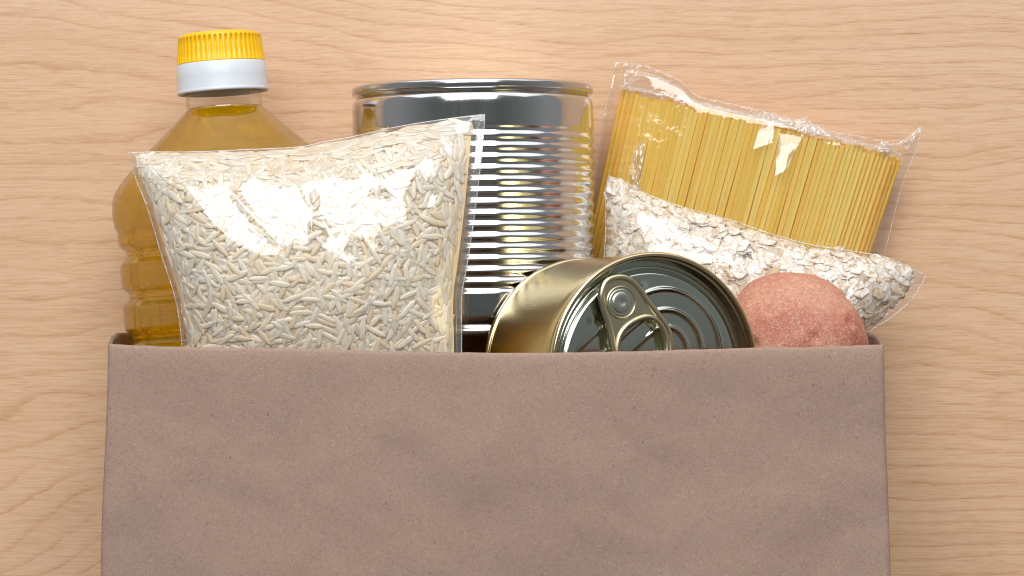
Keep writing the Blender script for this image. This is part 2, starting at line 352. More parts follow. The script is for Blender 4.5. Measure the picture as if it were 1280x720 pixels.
# ------------------------------------------------------------------ paper bag
BAGZ = 165.0
def paper_bag():
    t = thing('paper_bag', 'brown kraft paper bag lying open on the wooden table full of groceries', 'paper bag', (0, -180, 0))
    top = smoothpath([P(x, y, BAGZ) for x, y in ((134, 430), (210, 433.5), (373, 436), (480, 439), (597, 441), (690, 441.2), (762, 440), (850, 437.5), (928, 435.5), (1020, 433.5), (1106, 431))], 240)
    yb = -345.0
    V = []; nu = 244
    # rows run over the folded hem: inside layer, lip, then down the outside
    rows = []
    for q in range(8): rows.append(('in', q/7))
    for q in range(1, 6): rows.append(('lip', q/6))
    for q in range(150): rows.append(('out', q/149))
    rc = random.Random(21); CR = []
    for k in range(60):
        an = rc.choice((rc.gauss(1.2, 0.5), rc.gauss(-0.9, 0.5))); CR.append((rc.uniform(-140, 130), rc.uniform(-130, -24), math.cos(an), math.sin(an), rc.uniform(5, 24), rc.uniform(-0.2, 0.2)))
    def creases(x, y):
        h = 0.0
        if y < -150: return h
        for cx, cy, dx, dy, ln, am in CR:
            ux, uy = x-cx, y-cy; d_ = abs(-ux*dy+uy*dx)
            if d_ < 14:
                t_ = abs(ux*dx+uy*dy)/ln
                if t_ < 1: h += am*math.exp(-d_/1.2)*(1-t_*t_)**2
        return h
    def wave(x, y):
        e = sstep(0, 40, -20-y)
        return (2.3*nz(x*0.013+3, y*0.014, 1.7)+0.85*nz(x*0.035, y*0.045, 4.2)+0.5*abs(nz(x*0.045+0.02*y, y*0.05, 8.1))+0.3*abs(nz(x*0.10, y*0.085-0.03*x, 3.3))+creases(x, y))*(0.35+0.65*e) \
             + 0.8*math.exp(-((x+55+0.35*y)/12.0)**2)*sstep(10, 45, -y)*nz(y*0.03, 5.5) - 0.5*math.exp(-((x-60-0.5*(y+60))/14.0)**2)*sstep(15, 70, -y)
    for kind, q in rows:
        for i in range(nu):
            p = top[max(0, min(239, i-2))]
            side = -1 if i < 122 else 1
            s = (i-2)/239.0; dyy = 0.0
            # the panel widens a touch downward
            if kind == 'in':
                y = p.y-24+24*q-0.9; zz = BAGZ-2.0; x = p.x
            elif kind == 'lip':
                a = math.pi*q; y = p.y-0.9+0.9*math.sin(a); zz = BAGZ-1.0-1.0*math.cos(a); x = p.x
            else:
                dy = dyy = (q**1.35)*(p.y-yb); y = p.y-0.9-dy
                zz = BAGZ+0.35*0; x = p.x + p.x/140*2.4*sstep(0, 90, dy)
            y += 0.30*nz(p.x*0.05, 2.2)+0.15*nz(p.x*0.22, 7.2) if dyy < 6 else 0
            zz += wave(x, y) - 1.2*math.exp(-(p.y-y)/2.2)
            edge = min(s, 1-s)*285.0
            zz -= 1.6*math.exp(-max(edge, 0)/1.8)
            if kind != 'in': zz += 0.0
            if i < 2 or i > 241:
                d = (2-i) if i < 2 else (i-241); zz -= 2.4*d; x += side*(0.5*d)*0.4
            V.append(Vector((x, y, zz)))
    part('front_panel', V, grid_faces(nu, len(rows)), PAPER, t)
    for sgn, prof in ((-1, ((162, -149.0), (135, -152.3), (105, -156), (60, -160.9), (30, -161.6), (12, -158), (2, -150))),
                      (1, ((162, 137.0), (135, 140.2), (105, 143), (60, 146), (30, 146), (12, 143), (2, 138)))):
        path = smoothpath([(x, z, 0) for z, x in prof], 40); V = []; ny = 70
        for k in range(ny):
            q = k/(ny-1)
            for j, pz in enumerate(path):
                w = j/39
                yt = -21.0+2.6*math.sin(math.pi*w)+0.8*nz(w*6, sgn*3.1)
                y = yt-(q**1.3)*(345+yt)
                V.append(Vector((pz.x+sgn*(0.5*nz(y*0.05, w*4, sgn)*sstep(0.05, 0.3, w)+2.2*sstep(0, 90, yt-y)), y, pz.y)))
        for k in range(ny):       # inner layer of the folded paper, 1 mm inside
            q = k/(ny-1)*0.08
            for j in range(40):
                v = V[min(k, 12)*40+j]; V.append(v-Vector((sgn*1.1, 0, 0)))
        f = grid_faces(40, ny); b = 40*ny
        f += grid_faces(40, 13, False, b) + [(j, j+1, b+j+1, b+j) for j in range(39)]
        part('side_gusset', V[:b+40*13], f, PAPER, t)
    V = []
    for j in range(40):
        for i in range(60):
            x = -150+288*i/59; y = -19-326*j/39
            V.append(Vector((x, y, 1.0+0.5*max(0, nz(x*.03, y*.03)))))
    part('back_panel', V, grid_faces(60, 40), PAPER, t)
    V = []
    for j in range(20):
        for i in range(60): V.append(Vector((-151+290*i/59, -345-1.5*nz(i*.2, j*.3), 1+165*j/19)))
    part('bottom_panel', V, grid_faces(60, 20), PAPER, t)
paper_bag()

# ------------------------------------------------------------------ large tin can
def big_can():
    R = 49.6
    a = Vector((-0.013, 1.0, 0)).normalized()
    base = P(593.5, 418, 50); base.y = -18.8; base.z = 50.4
    base.x = (594.5-640)*(D-50)/F
    H = 101.2
    t = thing('large_tin_can', 'large unlabelled silver tin can with ribbed sides lying behind the rice', 'tin can', (base.x, base.y, 0))
    prof = [(47.2, 2.2), (47.4, 3.4), (48.2, 4.6), (49.3, 6.2), (R, 8.2), (R, 11), (R, 16.2)]
    pitch = 4.45; n = 15; t0 = 16.6
    for k in range(n*8+1):
        q = k/8.0
        dip = 0.5-0.5*math.cos(2*math.pi*q)
        env = 0.80
        prof.append((R-env*dip, t0+pitch*q))
    te = t0+pitch*n
    prof += [(R, te+0.5), (R, te+2), (R, te+5), (R, te+8), (R, H-8.2), (R-0.25, H-6.8), (48.9, H-5.8), (47.9, H-4.9), (47.3, H-4.1), (47.2, H-2.2)]
    v, f = lathe(prof, base, a, 160); part('can_body', v, f, TIN, t)
    def seam(t1, t2, rr):
        m = (t1+t2)/2
        return [(rr-2.2, t1), (rr-0.9, t1), (rr-0.25, t1+0.25), (rr, t1+0.8), (rr, t2-1.0), (rr-0.3, t2-0.35), (rr-0.9, t2), (rr-1.5, t2-0.1), (rr-2.0, t2-0.7), (rr-2.3, t2-3.0), (rr-2.3, t1)]
    v, f = lathe(seam(H-3.6, H, 49.5), base, a, 160); part('rim', v, f, TINRIM, t)
    v, f = lathe(seam(-3.0, 0.0, 49.2)[::-1], base+a*0, -a, 160)
    v, f = lathe([(r, -tt) for r, tt in seam(-3.2, 0.0, 49.2)], base, a, 160); part('rim', v, f, TINRIM, t)
    lid = [(47.2, H-3.0)]+[(46.6-0.4*k, H-4.0+0.35*math.sin(k*0.7)) for k in range(0, 60)]+[(1, H-4), (0.01, H-4)]
    v, f = lathe(lid, base, a, 96); part('can_end', v, f, TIN, t)
    v, f = lathe([(r, H-tt) for r, tt in lid], base, a, 96); part('can_end', v, f, TIN, t)
big_can()

# ------------------------------------------------------------------ gold pull-tab can
def gold_can():
    ZC = 143.0; R = 44.1; L = 61.5
    C = P(821.5, 461, ZC)
    nrm = Vector((math.sin(math.radians(25.3)), 0.03, math.cos(math.radians(25.3)))).normalized()
    U = Vector((nrm.z, 0, -nrm.x)).normalized(); Vv = nrm.cross(U).normalized()
    t = thing('gold_pull_tab_can', 'small gold can with ring-pull lid tilted up between big tin can and potato', 'tin can', C-nrm*L)
    k = (D-ZC)/F
    def uv(px, py): return ((px-821.5)*k/0.90, (461-py)*k)
    def at(u, v, h): return C+U*u+Vv*v+nrm*h
    up = Vv
    prof = [(R-1.8, -L+2), (R-1.0, -L+3.2), (R-0.6, -L+5)]+[(R-0.6, -L+5+q*2.2) for q in range(1, 22)]+[(R-0.6, -5.6), (R-0.9, -4.2), (R-1.6, -3.2)]
    v, f = lathe(prof, C, nrm, 180, up=up); part('can_body', v, f, GOLD, t)
    rim = [(R-1.6, -3.4), (R-0.5, -3.3), (R-0.1, -2.9), (R, -2.3), (R, -1.0), (R-0.25, -0.35), (R-0.8, 0), (R-1.5, 0.0), (R-2.1, -0.4), (R-2.5, -1.3), (R-2.9, -3.4)]
    v, f = lathe(rim, C, nrm, 180, up=up); part('rim', v, f, GOLDRIM, t)
    v, f = lathe([(r, -L-tt) for r, tt in rim], C, nrm, 180, up=up); part('rim', v, f, GOLDRIM, t)
    v, f = lathe([(R-2.9, -L+3.0)]+[(R-4-q, -L+3.4+0.3*math.sin(q)) for q in range(0, 39)]+[(0.01, -L+3.4)], C, nrm, 72, up=up); part('can_end', v, f, GOLD, t)
    # lid panel: chuck wall, countersink, stepped panel, U-shaped beads round the ring-pull
    c0 = Vector(uv(840, 438)); d = Vector((-0.80, -0.60)).normalized(); pp = Vector((-d.y, d.x))
    dim = [Vector(uv(810.5, 356.5)), Vector(uv(747, 399))]
    def height(u, v, r):
        if r > 39.6: return -3.4-(40.7-r)*1.2
        h = -5.0
        h += -1.0*math.exp(-((r-38.4)/0.9)**2)                  # countersink
        h += 0.85*(1-sstep(35.6, 37.3, r))                      # raised panel
        q = Vector((u, v))-c0
        al = q.dot(d); pe = q.dot(pp)
        ds = abs(pe) if al > 0 else q.length
        lim = 1-sstep(31.0, 33.5, r)
        for rr, a in ((23.2, 0.85), (15.4, 0.85), (9.0, 0.8)):
            h += a*(1.0 if al < 0 else 1.0-0.62*sstep(0, 5, al))*math.exp(-((ds-rr)/0.75)**2)*lim
        h -= 0.45*(1-sstep(15.0, 23.0, ds))*lim*0.5
        for m_ in dim: h += 0.55*math.exp(-((Vector((u, v))-m_).length/1.5)**2)
        return h
    nr, na = 130, 260; V = []
    for j in range(nr):
        r = (R-2.9)*(1-j/(nr-1))+0.02
        for i in range(na):
            th = 2*math.pi*i/na; u, v = r*math.cos(th), r*math.sin(th)
            V.append(at(u, v, height(u, v, r)))
    f = grid_faces(na, nr, True)
    part('lid', V, f, LIDM, t)
    # ring-pull
    zo = lambda x, y: uv(690+x/4.74, 310+y/4.74)
    outer = [zo(*p) for p in ((355, 610), (328, 450), (297, 340), (290, 260), (325, 185), (400, 158), (470, 175), (528, 228), (585, 308), (645, 385), (700, 470), (722, 560), (705, 680), (630, 750), (520, 765), (425, 735), (372, 680))]
    hole = [zo(*p) for p in ((398, 600), (415, 520), (468, 458), (555, 420), (615, 432), (658, 485), (680, 560), (668, 650), (605, 710), (520, 722), (445, 700), (405, 655))]
    HT = -0.6
    O = smoothpath([at(u, v, HT) for u, v in outer], 110, True)
    Ho = smoothpath([at(u, v, HT) for u, v in hole], 80, True)
    rv = zo(415, 322)
    bm = bmesh.new()
    def loop(pts, h):
        vs = [bm.verts.new(p+nrm*h) for p in pts]
        return [bm.edges.new((vs[i], vs[(i+1) % len(vs)])) for i in range(len(vs))]
    es = loop(O, 0.35)+loop(Ho, 0.35)
    bmesh.ops.triangle_fill(bm, edges=es, use_beauty=True)
    es2 = loop(O, -0.5)+loop(Ho, -0.5)
    bmesh.ops.triangle_fill(bm, edges=es2, use_beauty=True)
    bm.verts.index_update(); V = [v.co.copy() for v in bm.verts]; Fc = [tuple(v.index for v in fc.verts) for fc in bm.faces]; bm.free()
    cen = lambda L_: sum(L_, Vector())/len(L_)
    inO = [p+(cen(O)-p).normalized()*0.9 for p in O]
    ring = [at(rv[0]+5.9*math.cos(a*math.pi/24), rv[1]+5.9*math.sin(a*math.pi/24), HT+0.35) for a in range(48)]
    allm = join((V, Fc), tube(inO, 1.3, 12, True, nrm), tube([p+(p-cen(Ho)).normalized()*0.7 for p in Ho], 1.2, 12, True, nrm), tube(ring, 0.42, 8, True, nrm))
    tab = part('pull_tab', allm[0], allm[1], TABM, t)
    rp = [(5.2, 0.36), (5.0, 0.55), (4.5, 0.6), (4.1, 0.45), (4.0, 0.5), (3.85, 0.95), (3.6, 1.1), (2.2, 1.1), (1.3, 1.06), (0.9, 0.86), (0.01, 0.85)]
    v, f = lathe(rp, at(rv[0], rv[1], HT), nrm, 48, up=up); part('rivet', v, f, RIVET, t, parent=tab)
    v, f = lathe([(3.0, -4.4), (3.0, 0.4)], at(rv[0], rv[1], HT), nrm, 32, up=up); part('rivet_post', v, f, LIDM, t, parent=tab)
gold_can()

# ------------------------------------------------------------------ oil bottle
def oil_bottle():
    ang = math.radians(4.0)
    ax = Vector((math.sin(ang), -math.cos(ang), 0))          # from the cap towards the base
    ZB = 49.4; kz = (D-ZB)/F
    top = P(273.8, 38, ZB); top.y += -4.0; top.y = (360-42)*kz
    t = thing('oil_bottle', 'clear bottle of golden cooking oil with a yellow and white cap', 'bottle', (top.x, top.y, 0))
    # cap
    def knurl(th, tt, r):
        if r < 15 or tt < 2.0 or tt > 11.8: return 1.0
        return 1.0-0.022*sstep(0.35, 0.75, 0.5+0.5*math.cos(48*th))
    prof = [(0.01, 0.0), (8, 0.0), (14.5, 0.02), (15.8, 0.25), (16.6, 0.9), (17.0, 1.9), (17.05, 2.05), (17.35, 5), (17.7, 8), (18.05, 11.7), (18.1, 11.9), (18.15, 12.4), (17.6, 12.5)]
    v, f = lathe(prof, top, ax, 384, knurl); cap = part('cap', v, f, YELLOW, t)
    prof = [(16.5, 12.3), (18.2, 12.45), (18.35, 12.7), (18.5, 18), (18.65, 23.0), (18.68, 23.2), (18.85, 23.5), (18.85, 24.2), (18.5, 24.5), (17.6, 24.5), (17.3, 23), (17.0, 13)]
    v, f = lathe(prof, top, ax, 128); part('cap_collar', v, f, WHITE, t, parent=cap)
    # bottle wall
    out = [(15.4, 14), (15.4, 24.5), (15.4, 29.5), (15.6, 31.0), (17.0, 32.6), (19.8, 35.2), (24.4, 39.6), (30, 44.8), (36, 50.6), (41.4, 56.2), (45.4, 61), (47.6, 65), (48.4, 69), (48.5, 73.5), (47.8, 77.2), (46.9, 78.8), (46.7, 81), (46.6, 84.0), (45.6, 85.6), (43.9, 87.2), (43.7, 88.6), (44.0, 90)]
    tt = 91.0
    while tt < 235:
        out += [(45.9, tt+0.8), (46.5, tt+1.8), (46.6, tt+6), (46.5, tt+10.2), (45.6, tt+11.6), (44.1, tt+12.8), (43.8, tt+14.5), (44.1, tt+16.2)]
        tt += 17.2
    out += [(46.0, tt+2), (46.5, tt+6), (46.3, 262), (44, 268), (38, 271), (0.01, 271)]
    # resample smoothly
    pr = smoothpath([(r, q, 0) for r, q in out], 420)
    pr = [(max(0.01, p.x), p.y) for p in pr]
    def facet(th, q, r):
        a = 0.5+0.5*math.cos(10*th)
        s = sstep(33, 46, q)*(1-sstep(62, 70, q))
        b = sstep(76, 80, q)
        rib = abs(math.sin(5*th))
        return 1.0+0.030*s*(a-0.5)+b*(0.035*(sstep(0.0, 0.4, rib))-0.03)
    v, f = lathe(pr, top, ax, 240, facet); part('bottle_wall', v, f, SHELL, t)
    # thread bead and neck ring under the cap
    # oil: fills the bottle up to the neck, flat face at the neck (bottle is full to the brim of its shoulder)
    inn = [(max(0.01, r-0.45), q) for r, q in pr if q > 30.8 and q < 269]
    inn = [(0.01, 30.5), (6, 30.5), (12, 30.4), (14.6, 30.3)]+inn+[(36, 270.3), (0.01, 270.4)]
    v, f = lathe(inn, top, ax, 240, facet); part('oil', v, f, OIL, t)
oil_bottle()

# ------------------------------------------------------------------ bags of film
def coons(left, right, topc, bot, s, w):
    """s across (0 left .. 1 right), w down (0 top .. 1 bottom); the four edges as sampled point lists"""
    def g(L_, q):
        x = max(0.0, min(1.0, q))*(len(L_)-1); i = min(int(x), len(L_)-2); return L_[i].lerp(L_[i+1], x-i)
    Lc, Rc, Tc, Bc = g(left, w), g(right, w), g(topc, s), g(bot, s)
    return (Lc*(1-s)+Rc*s)+(Tc*(1-w)+Bc*w)-((left[0]*(1-s)+right[0]*s)*(1-w)+(left[-1]*(1-s)+right[-1]*s)*w)
class Pillow:
    def __init__(s, left, right, topc, bot, thick, thick_b, ps=2.2, pw=2.2, seal=(0.03, 0.03, 0.02, 0.02)):
        N = 400
        s.l, s.r, s.t, s.b = (smoothpath(q, N) for q in (left, right, topc, bot))
        s.th, s.tb, s.ps, s.pw, s.seal = thick, thick_b, ps, pw, seal
    def bulge(s, a, w):
        l, r, t, b = s.seal
        a = max(0, min(1, (a-l)/(1-l-r))); w = max(0, min(1, (w-t)/(1-t-b)))
        return (max(0, 1-abs(2*a-1)**s.ps)**0.85)*(max(0, 1-abs(2*w-1)**s.pw)**0.85)
    def pos(s, a, w, top=True, off=0.0):
        p = coons(s.l, s.r, s.t, s.b, a, w).copy(); h = s.bulge(a, w)
        p.z += (s.th*h+off*min(1, h*3)) if top else -(s.tb*h+off*min(1, h*3))
        return p
    def normal(s, a, w, top=True):
        e = 0.01; du = s.pos(min(1, a+e), w, top)-s.pos(max(0, a-e), w, top); dv = s.pos(a, min(1, w+e), top)-s.pos(a, max(0, w-e), top)
        n = dv.cross(du).normalized()
        return n if (n.z > 0) == top else -n
def film(pl, th, mat, nu, nv, off, wr):
    V = []
    for top in (True, False):
        for j in range(nv):
            for i in range(nu):
                a, w = i/(nu-1), j/(nv-1); p = pl.pos(a, w, top, off); p.z += wr(p, a, w) if top else -0.3*wr(p, a, w)
                if not top: p.z -= 0.12
                V.append(p)
    return part('plastic_film', V, grid_faces(nu, nv)+grid_faces(nu, nv, False, nu*nv), mat, th)
def sealed_edge(pl, th, film_o, r=0.22):
    loop = [pl.pos(q/60, 0) for q in range(60)]+[pl.pos(1, q/60) for q in range(60)]+[pl.pos(1-q/60, 1) for q in range(60)]+[pl.pos(0, 1-q/60) for q in range(60)]
    loop = [p+Vector((0, 0, 0.45)) for p in loop]
    v, f = tube(loop, r, 6); part('sealed_edge', v, f, EDGE, th, parent=film_o)
def core(pl, name, th, mat, off, nu=60, nv=40, m=0.02, a1=None):
    V = []
    for top in (True, False):
        for j in range(nv):
            for i in range(nu):
                a, w = m+((a1 or 1-m)-m)*i/(nu-1), m+(1-2*m)*j/(nv-1); V.append(pl.pos(a, w, top, off))
    return part(name, V, grid_faces(nu, nv)+grid_faces(nu, nv, False, nu*nv), mat, th)

def place(me_list, name, stuff_name, th, mat, spots, n_parts, visible):
    """spots: (position mm, matrix3). The n_parts that show largest become parts, the rest one stuff part"""
    base = th.location/MM
    order = sorted(range(len(spots)), key=lambda i: -visible(spots[i]))
    V, Fc, A = [], [], []
    for rank, i in enumerate(order):
        p, R3, k = spots[i]; me = me_list[k % len(me_list)]
        if rank < n_parts:
            o = link(name, me, th); o.matrix_local = Matrix.Translation((p-base)*MM) @ R3.to_4x4()
        else:
            b = len(V)
            for vv in me.vertices: V.append(p+(R3 @ vv.co)/MM)
            for q in me.polygons: Fc.append(tuple(x+b for x in q.vertices))
            if 'rim' in me.attributes: A += [d_.value for d_ in me.attributes['rim'].data]
    o = part(stuff_name, V, Fc, mat, th); o['kind'] = 'stuff'
    if A: o.data.attributes.new('rim', 'FLOAT', 'POINT').data.foreach_set('value', A)

def grain_mesh(rng, k):
    L, Wd, T = 4.3*(0.80+0.32*rng.random()), 1.16*(0.86+0.28*rng.random()), 0.36
    rings = [-1, -0.93, -0.72, -0.3, 0.2, 0.62, 0.86, 0.97, 1]
    V = [Vector((-L, 0, 0))]; n = 10; rim = [1.0]
    bend = 0.25*(rng.random()-0.5); skew = 0.5*(rng.random()-0.5)
    for q in rings[1:-1]:
        r = (1-abs(q)**3.0)**0.62
        for i in range(n):
            a = 2*math.pi*i/n; V.append(Vector((L*q+skew*math.cos(a), Wd*r*math.cos(a)+bend*(1-q*q), T*(r**0.7)*math.sin(a))))
            rim.append(min(1.0, max(abs(math.cos(a))**1.5, abs(q)**5)))
    V.append(Vector((L, 0, 0))); rim.append(1.0); m = len(rings)-2; f = []
    for i in range(n): f.append((0, 1+(i+1) % n, 1+i))
    for j in range(m-1):
        for i in range(n): f.append((1+j*n+i, 1+j*n+(i+1) % n, 1+(j+1)*n+(i+1) % n, 1+(j+1)*n+i))
    e = len(V)-1; b = 1+(m-1)*n
    for i in range(n): f.append((b+i, b+(i+1) % n, e))
    me = mesh('rice_grain', V, f, RICE)
    me.attributes.new('rim', 'FLOAT', 'POINT').data.foreach_set('value', rim)
    return me

def orient(n, ang, tilt, rng):
    x = Vector((math.cos(ang), math.sin(ang), 0)); x = (x-n*x.dot(n)).normalized(); y = n.cross(x)
    R = Matrix((x, y, n)).transposed()
    return R @ Euler(((rng.random()-0.5)*2*tilt*1.5, (rng.random()-0.5)*2*tilt, 0)).to_matrix()

def rice_bag():
    rng = random.Random(5)
    z0, z1 = 114.0, 119.0
    q = lambda px, py, z: P(px, py, z)
    left = [q(161, 191, z0), q(165, 208, z0), q(171, 226, z0), q(185, 262, z0+1), q(203, 322, z0+2), q(219, 372, z0+3), q(227, 425, z1-1), q(229, 500, z1), q(229, 560, z1)]
    right = [q(606, 143, z0-3), q(604, 175, z0-2), q(600, 212, z0), q(593, 270, z0+1), q(584, 330, z0+2), q(577, 372, z0+3), q(577, 425, z1-1), q(577, 500, z1), q(577, 560, z1)]
    top = [q(161, 191, z0), q(190, 190, z0), q(240, 190, z0), q(310, 187, z0-2), q(372, 184, z0-4), q(402, 178, z0-5), q(440, 171, z0-5), q(500, 158, z0-4), q(550, 150, z0-3), q(606, 143, z0-3)]
    bot = [q(229, 560, z1), q(340, 562, z1), q(460, 562, z1), q(577, 560, z1)]
    pl = Pillow(left, right, top, bot, 19, 11, 3.4, 1.8, (0.022, 0.028, 0.006, 0.02))
    t = thing('rice_bag', 'clear plastic bag of white long grain rice leaning over bottle and can', 'bag of rice', P(400, 330, 100))
    ms = [grain_mesh(rng, k) for k in range(8)]
    spots = []
    def add(n, lay, top_side, wmax=0.86):
        for _ in range(n):
            a = rng.uniform(0.05, 0.945); w = rng.uniform(0.03, wmax)
            if w < 0.09 and a < 0.09: continue
            p = pl.pos(a, w, top_side, -1.0-lay-rng.random()*0.45); nn = pl.normal(a, w, top_side)
            an = rng.uniform(0, math.pi)
            if w < 0.10: an = 0.10+rng.gauss(0, 0.25)                    # pressed along the seals
            elif a < 0.10: an = math.pi/2+0.25+rng.gauss(0, 0.3)
            elif a > 0.91: an = math.pi/2-0.12+rng.gauss(0, 0.3)
            spots.append((p, orient(nn, an, 0.05, rng), rng.randrange(8)))
    add(800, 0.0, True); add(1300, 0.45, True); add(1500, 0.9, True); add(1200, 1.3, True); add(650, 0.5, False)
    place(ms, 'rice_grain', 'rice_grains', t, RICE, spots, 300, lambda s: s[0].z-0.0*s[0].y if -22 < s[0].y < 50 else -1000)
    core(pl, 'rice_filling', t, RICEGAP, -2.6, m=0.04)
    CR = []
    for k in range(15):
        c_ = pl.pos(rng.uniform(0.03, 0.97), rng.choice((0.02, 0.02, 0.12, 0.3)), True); an = math.radians(rng.gauss(-90, 42))
        CR.append((c_.x, c_.y, math.cos(an), math.sin(an), rng.uniform(16, 46), rng.uniform(0.7, 2.0)*rng.choice((1, 1, -1))))
    def wr(p, a, w):
        e = math.exp(-w*7)+0.6*math.exp(-(1-a)*13)+0.5*math.exp(-a*12)
        r1 = 1-abs(nz(p.x*0.035, p.y*0.035, 3.3))*2
        r2 = 1-abs(nz(p.x*0.07+0.5*p.y*0.05, p.y*0.05, 7.7))*2
        h = 0.9*(r1-0.5)+0.55*(r2-0.5)*(0.4+e)
        h += e*0.8*nz(p.x*0.16, p.y*0.09, 1.1)
        for (cx, cy, dx, dy, ln, am) in CR:
            ux, uy = p.x-cx, p.y-cy; t_ = ux*dx+uy*dy; d_ = abs(-ux*dy+uy*dx)
            if -4 < t_ < ln: h += am*math.exp(-d_/(2.2+0.10*max(t_, 0)))*sstep(-4, 3, t_)*(1-sstep(ln*0.3, ln, t_))
        h += 1.5*math.exp(-((p.x-(-28)+0.28*(p.y-40))/3.4)**2)*sstep(-10, 10, p.y)   # the long crease at the right end
        return h*min(1, pl.bulge(a, w)*4+0.15)+0.5
    sealed_edge(pl, t, film(pl, t, FILM_RICE, 230, 150, 0.9, wr))
rice_bag()

# ------------------------------------------------------------------ oats
def flake_mesh(rng, k):
    R = 2.95*(0.72+0.5*rng.random()); n = 14; V = [Vector((0, 0, 0.5))]; rg = (0.35, 0.72, 0.94, 1.0)
    el = 0.78+0.3*rng.random(); ph = rng.random()*9; cx = 0.09*(rng.random()-0.2)
    for q in rg:
        for i in range(n):
            a = 2*math.pi*i/n; r = R*q*(1+0.16*nz(math.cos(a)*1.3+ph, math.sin(a)*1.3, k)*2*q)
            x, y = r*math.cos(a)*el, r*math.sin(a)
            z = 0.42*(1-q**3)+cx*(x*x)*0.6-0.35*math.exp(-(x/0.5)**2)*(q < 0.95)+0.25*nz(x*0.6+ph, y*0.6, k)
            V.append(Vector((x, y, z)))
    for i in range(n):                    # underside
        v = V[1+3*n+i]; V.append(Vector((v.x*0.6, v.y*0.6, v.z-0.75)))
    f = [(0, 1+i, 1+(i+1) % n) for i in range(n)]
    for j in range(4):
        for i in range(n): f.append((1+j*n+i, 1+(j+1)*n+i, 1+(j+1)*n+(i+1) % n, 1+j*n+(i+1) % n))
    f.append(tuple(1+4*n+i for i in range(n))[::-1])
    me = mesh('oat_flake', V, f, OAT)
    rim = [0.5]+[(0.0, 0.0, 0.55, 1.0)[j] if abs(V[1+j*n+i].x) > 0.5 else 0.8 for j in range(4) for i in range(n)]+[1.0]*n
    me.attributes.new('rim', 'FLOAT', 'POINT').data.foreach_set('value', rim)
    return me

def oats_bag():
    rng = random.Random(11); z = 52.0
    q = lambda px, py, zz=z: P(px, py, zz)
    top = [q(761, 220), q(780, 228), q(812, 244), q(860, 261), q(910, 274), q(960, 291), q(1010, 305), q(1060, 313), q(1105, 321), q(1130, 331), q(1157, 345)]
    left = [q(761, 220), q(757, 245), q(757, 290), q(752, 350), q(742, 430), q(730, 520)]
    right = [q(1157, 345), q(1150, 358), q(1138, 376), q(1112, 398), q(1086, 416), q(1070, 450), q(1050, 560)]
    bot = [q(730, 520), q(850, 560), q(960, 585), q(1050, 560)]
    pl = Pillow(left, right, top, bot, 19, 12, 2.6, 2.2, (0.012, 0.045, 0.005, 0.02))
    t = thing('oats_bag', 'clear plastic bag of rolled oats lying across the spaghetti packet', 'bag of oats', P(930, 360, 38))
    ms = [flake_mesh(rng, k) for k in range(10)]
    spots = []
    def add(n, lay, ts, wmax=0.9):
        for _ in range(n):
            a = rng.uniform(0.04, 0.94); w = rng.uniform(0.055, wmax)
            p = pl.pos(a, w, ts, -2.4-lay-rng.random()*1.4); nn = pl.normal(a, w, ts)
            spots.append((p, orient(nn, rng.uniform(0, 6.28), 0.28*min(1, 0.3+pl.bulge(a, w)), rng), rng.randrange(10)))
    add(1050, 0, True); add(1000, 1.3, True); add(260, 0.6, False)
    def vis(s):
        p = s[0]; px = 640+p.x*F/(D-p.z); py = 360-p.y*F/(D-p.z)
        if py > 430 or (px-821)**2/130**2+(py-461)**2/145**2 < 1 or (px-1005)**2/82**2+(py-435)**2/90**2 < 1 or px < 720: return -1000
        return p.z - pl.pos(0.5, 0.5).z*0 + rng.random()*3
    place(ms, 'oat_flake', 'oat_flakes', t, OAT, spots, 300, vis)
    core(pl, 'oat_filling', t, OAT, -6.0, m=0.06, a1=0.93)
    def wr(p, a, w):
        e = math.exp(-w*6)+math.exp(-(1-a)*9)+0.6*math.exp(-a*12)
        r1 = 1-abs(nz(p.x*0.06, p.y*0.06, 5.3))*2
        h = 0.8*(r1-0.5)+0.7*nz(p.x*0.14, p.y*0.14, 2.2)*(0.5+e)+0.5*e*nz(p.x*0.05+p.y*0.2, p.y*0.1, 8)
        h += 1.3*math.exp(-((p.x-128-0.7*(p.y+2))/1.6)**2)+1.0*math.exp(-((p.x-138-0.8*(p.y+2))/1.5)**2)
        return h*min(1, pl.bulge(a, w)*4+0.25)+0.5
    sealed_edge(pl, t, film(pl, t, FILM_OATS, 220, 120, 1.5, wr))
oats_bag()

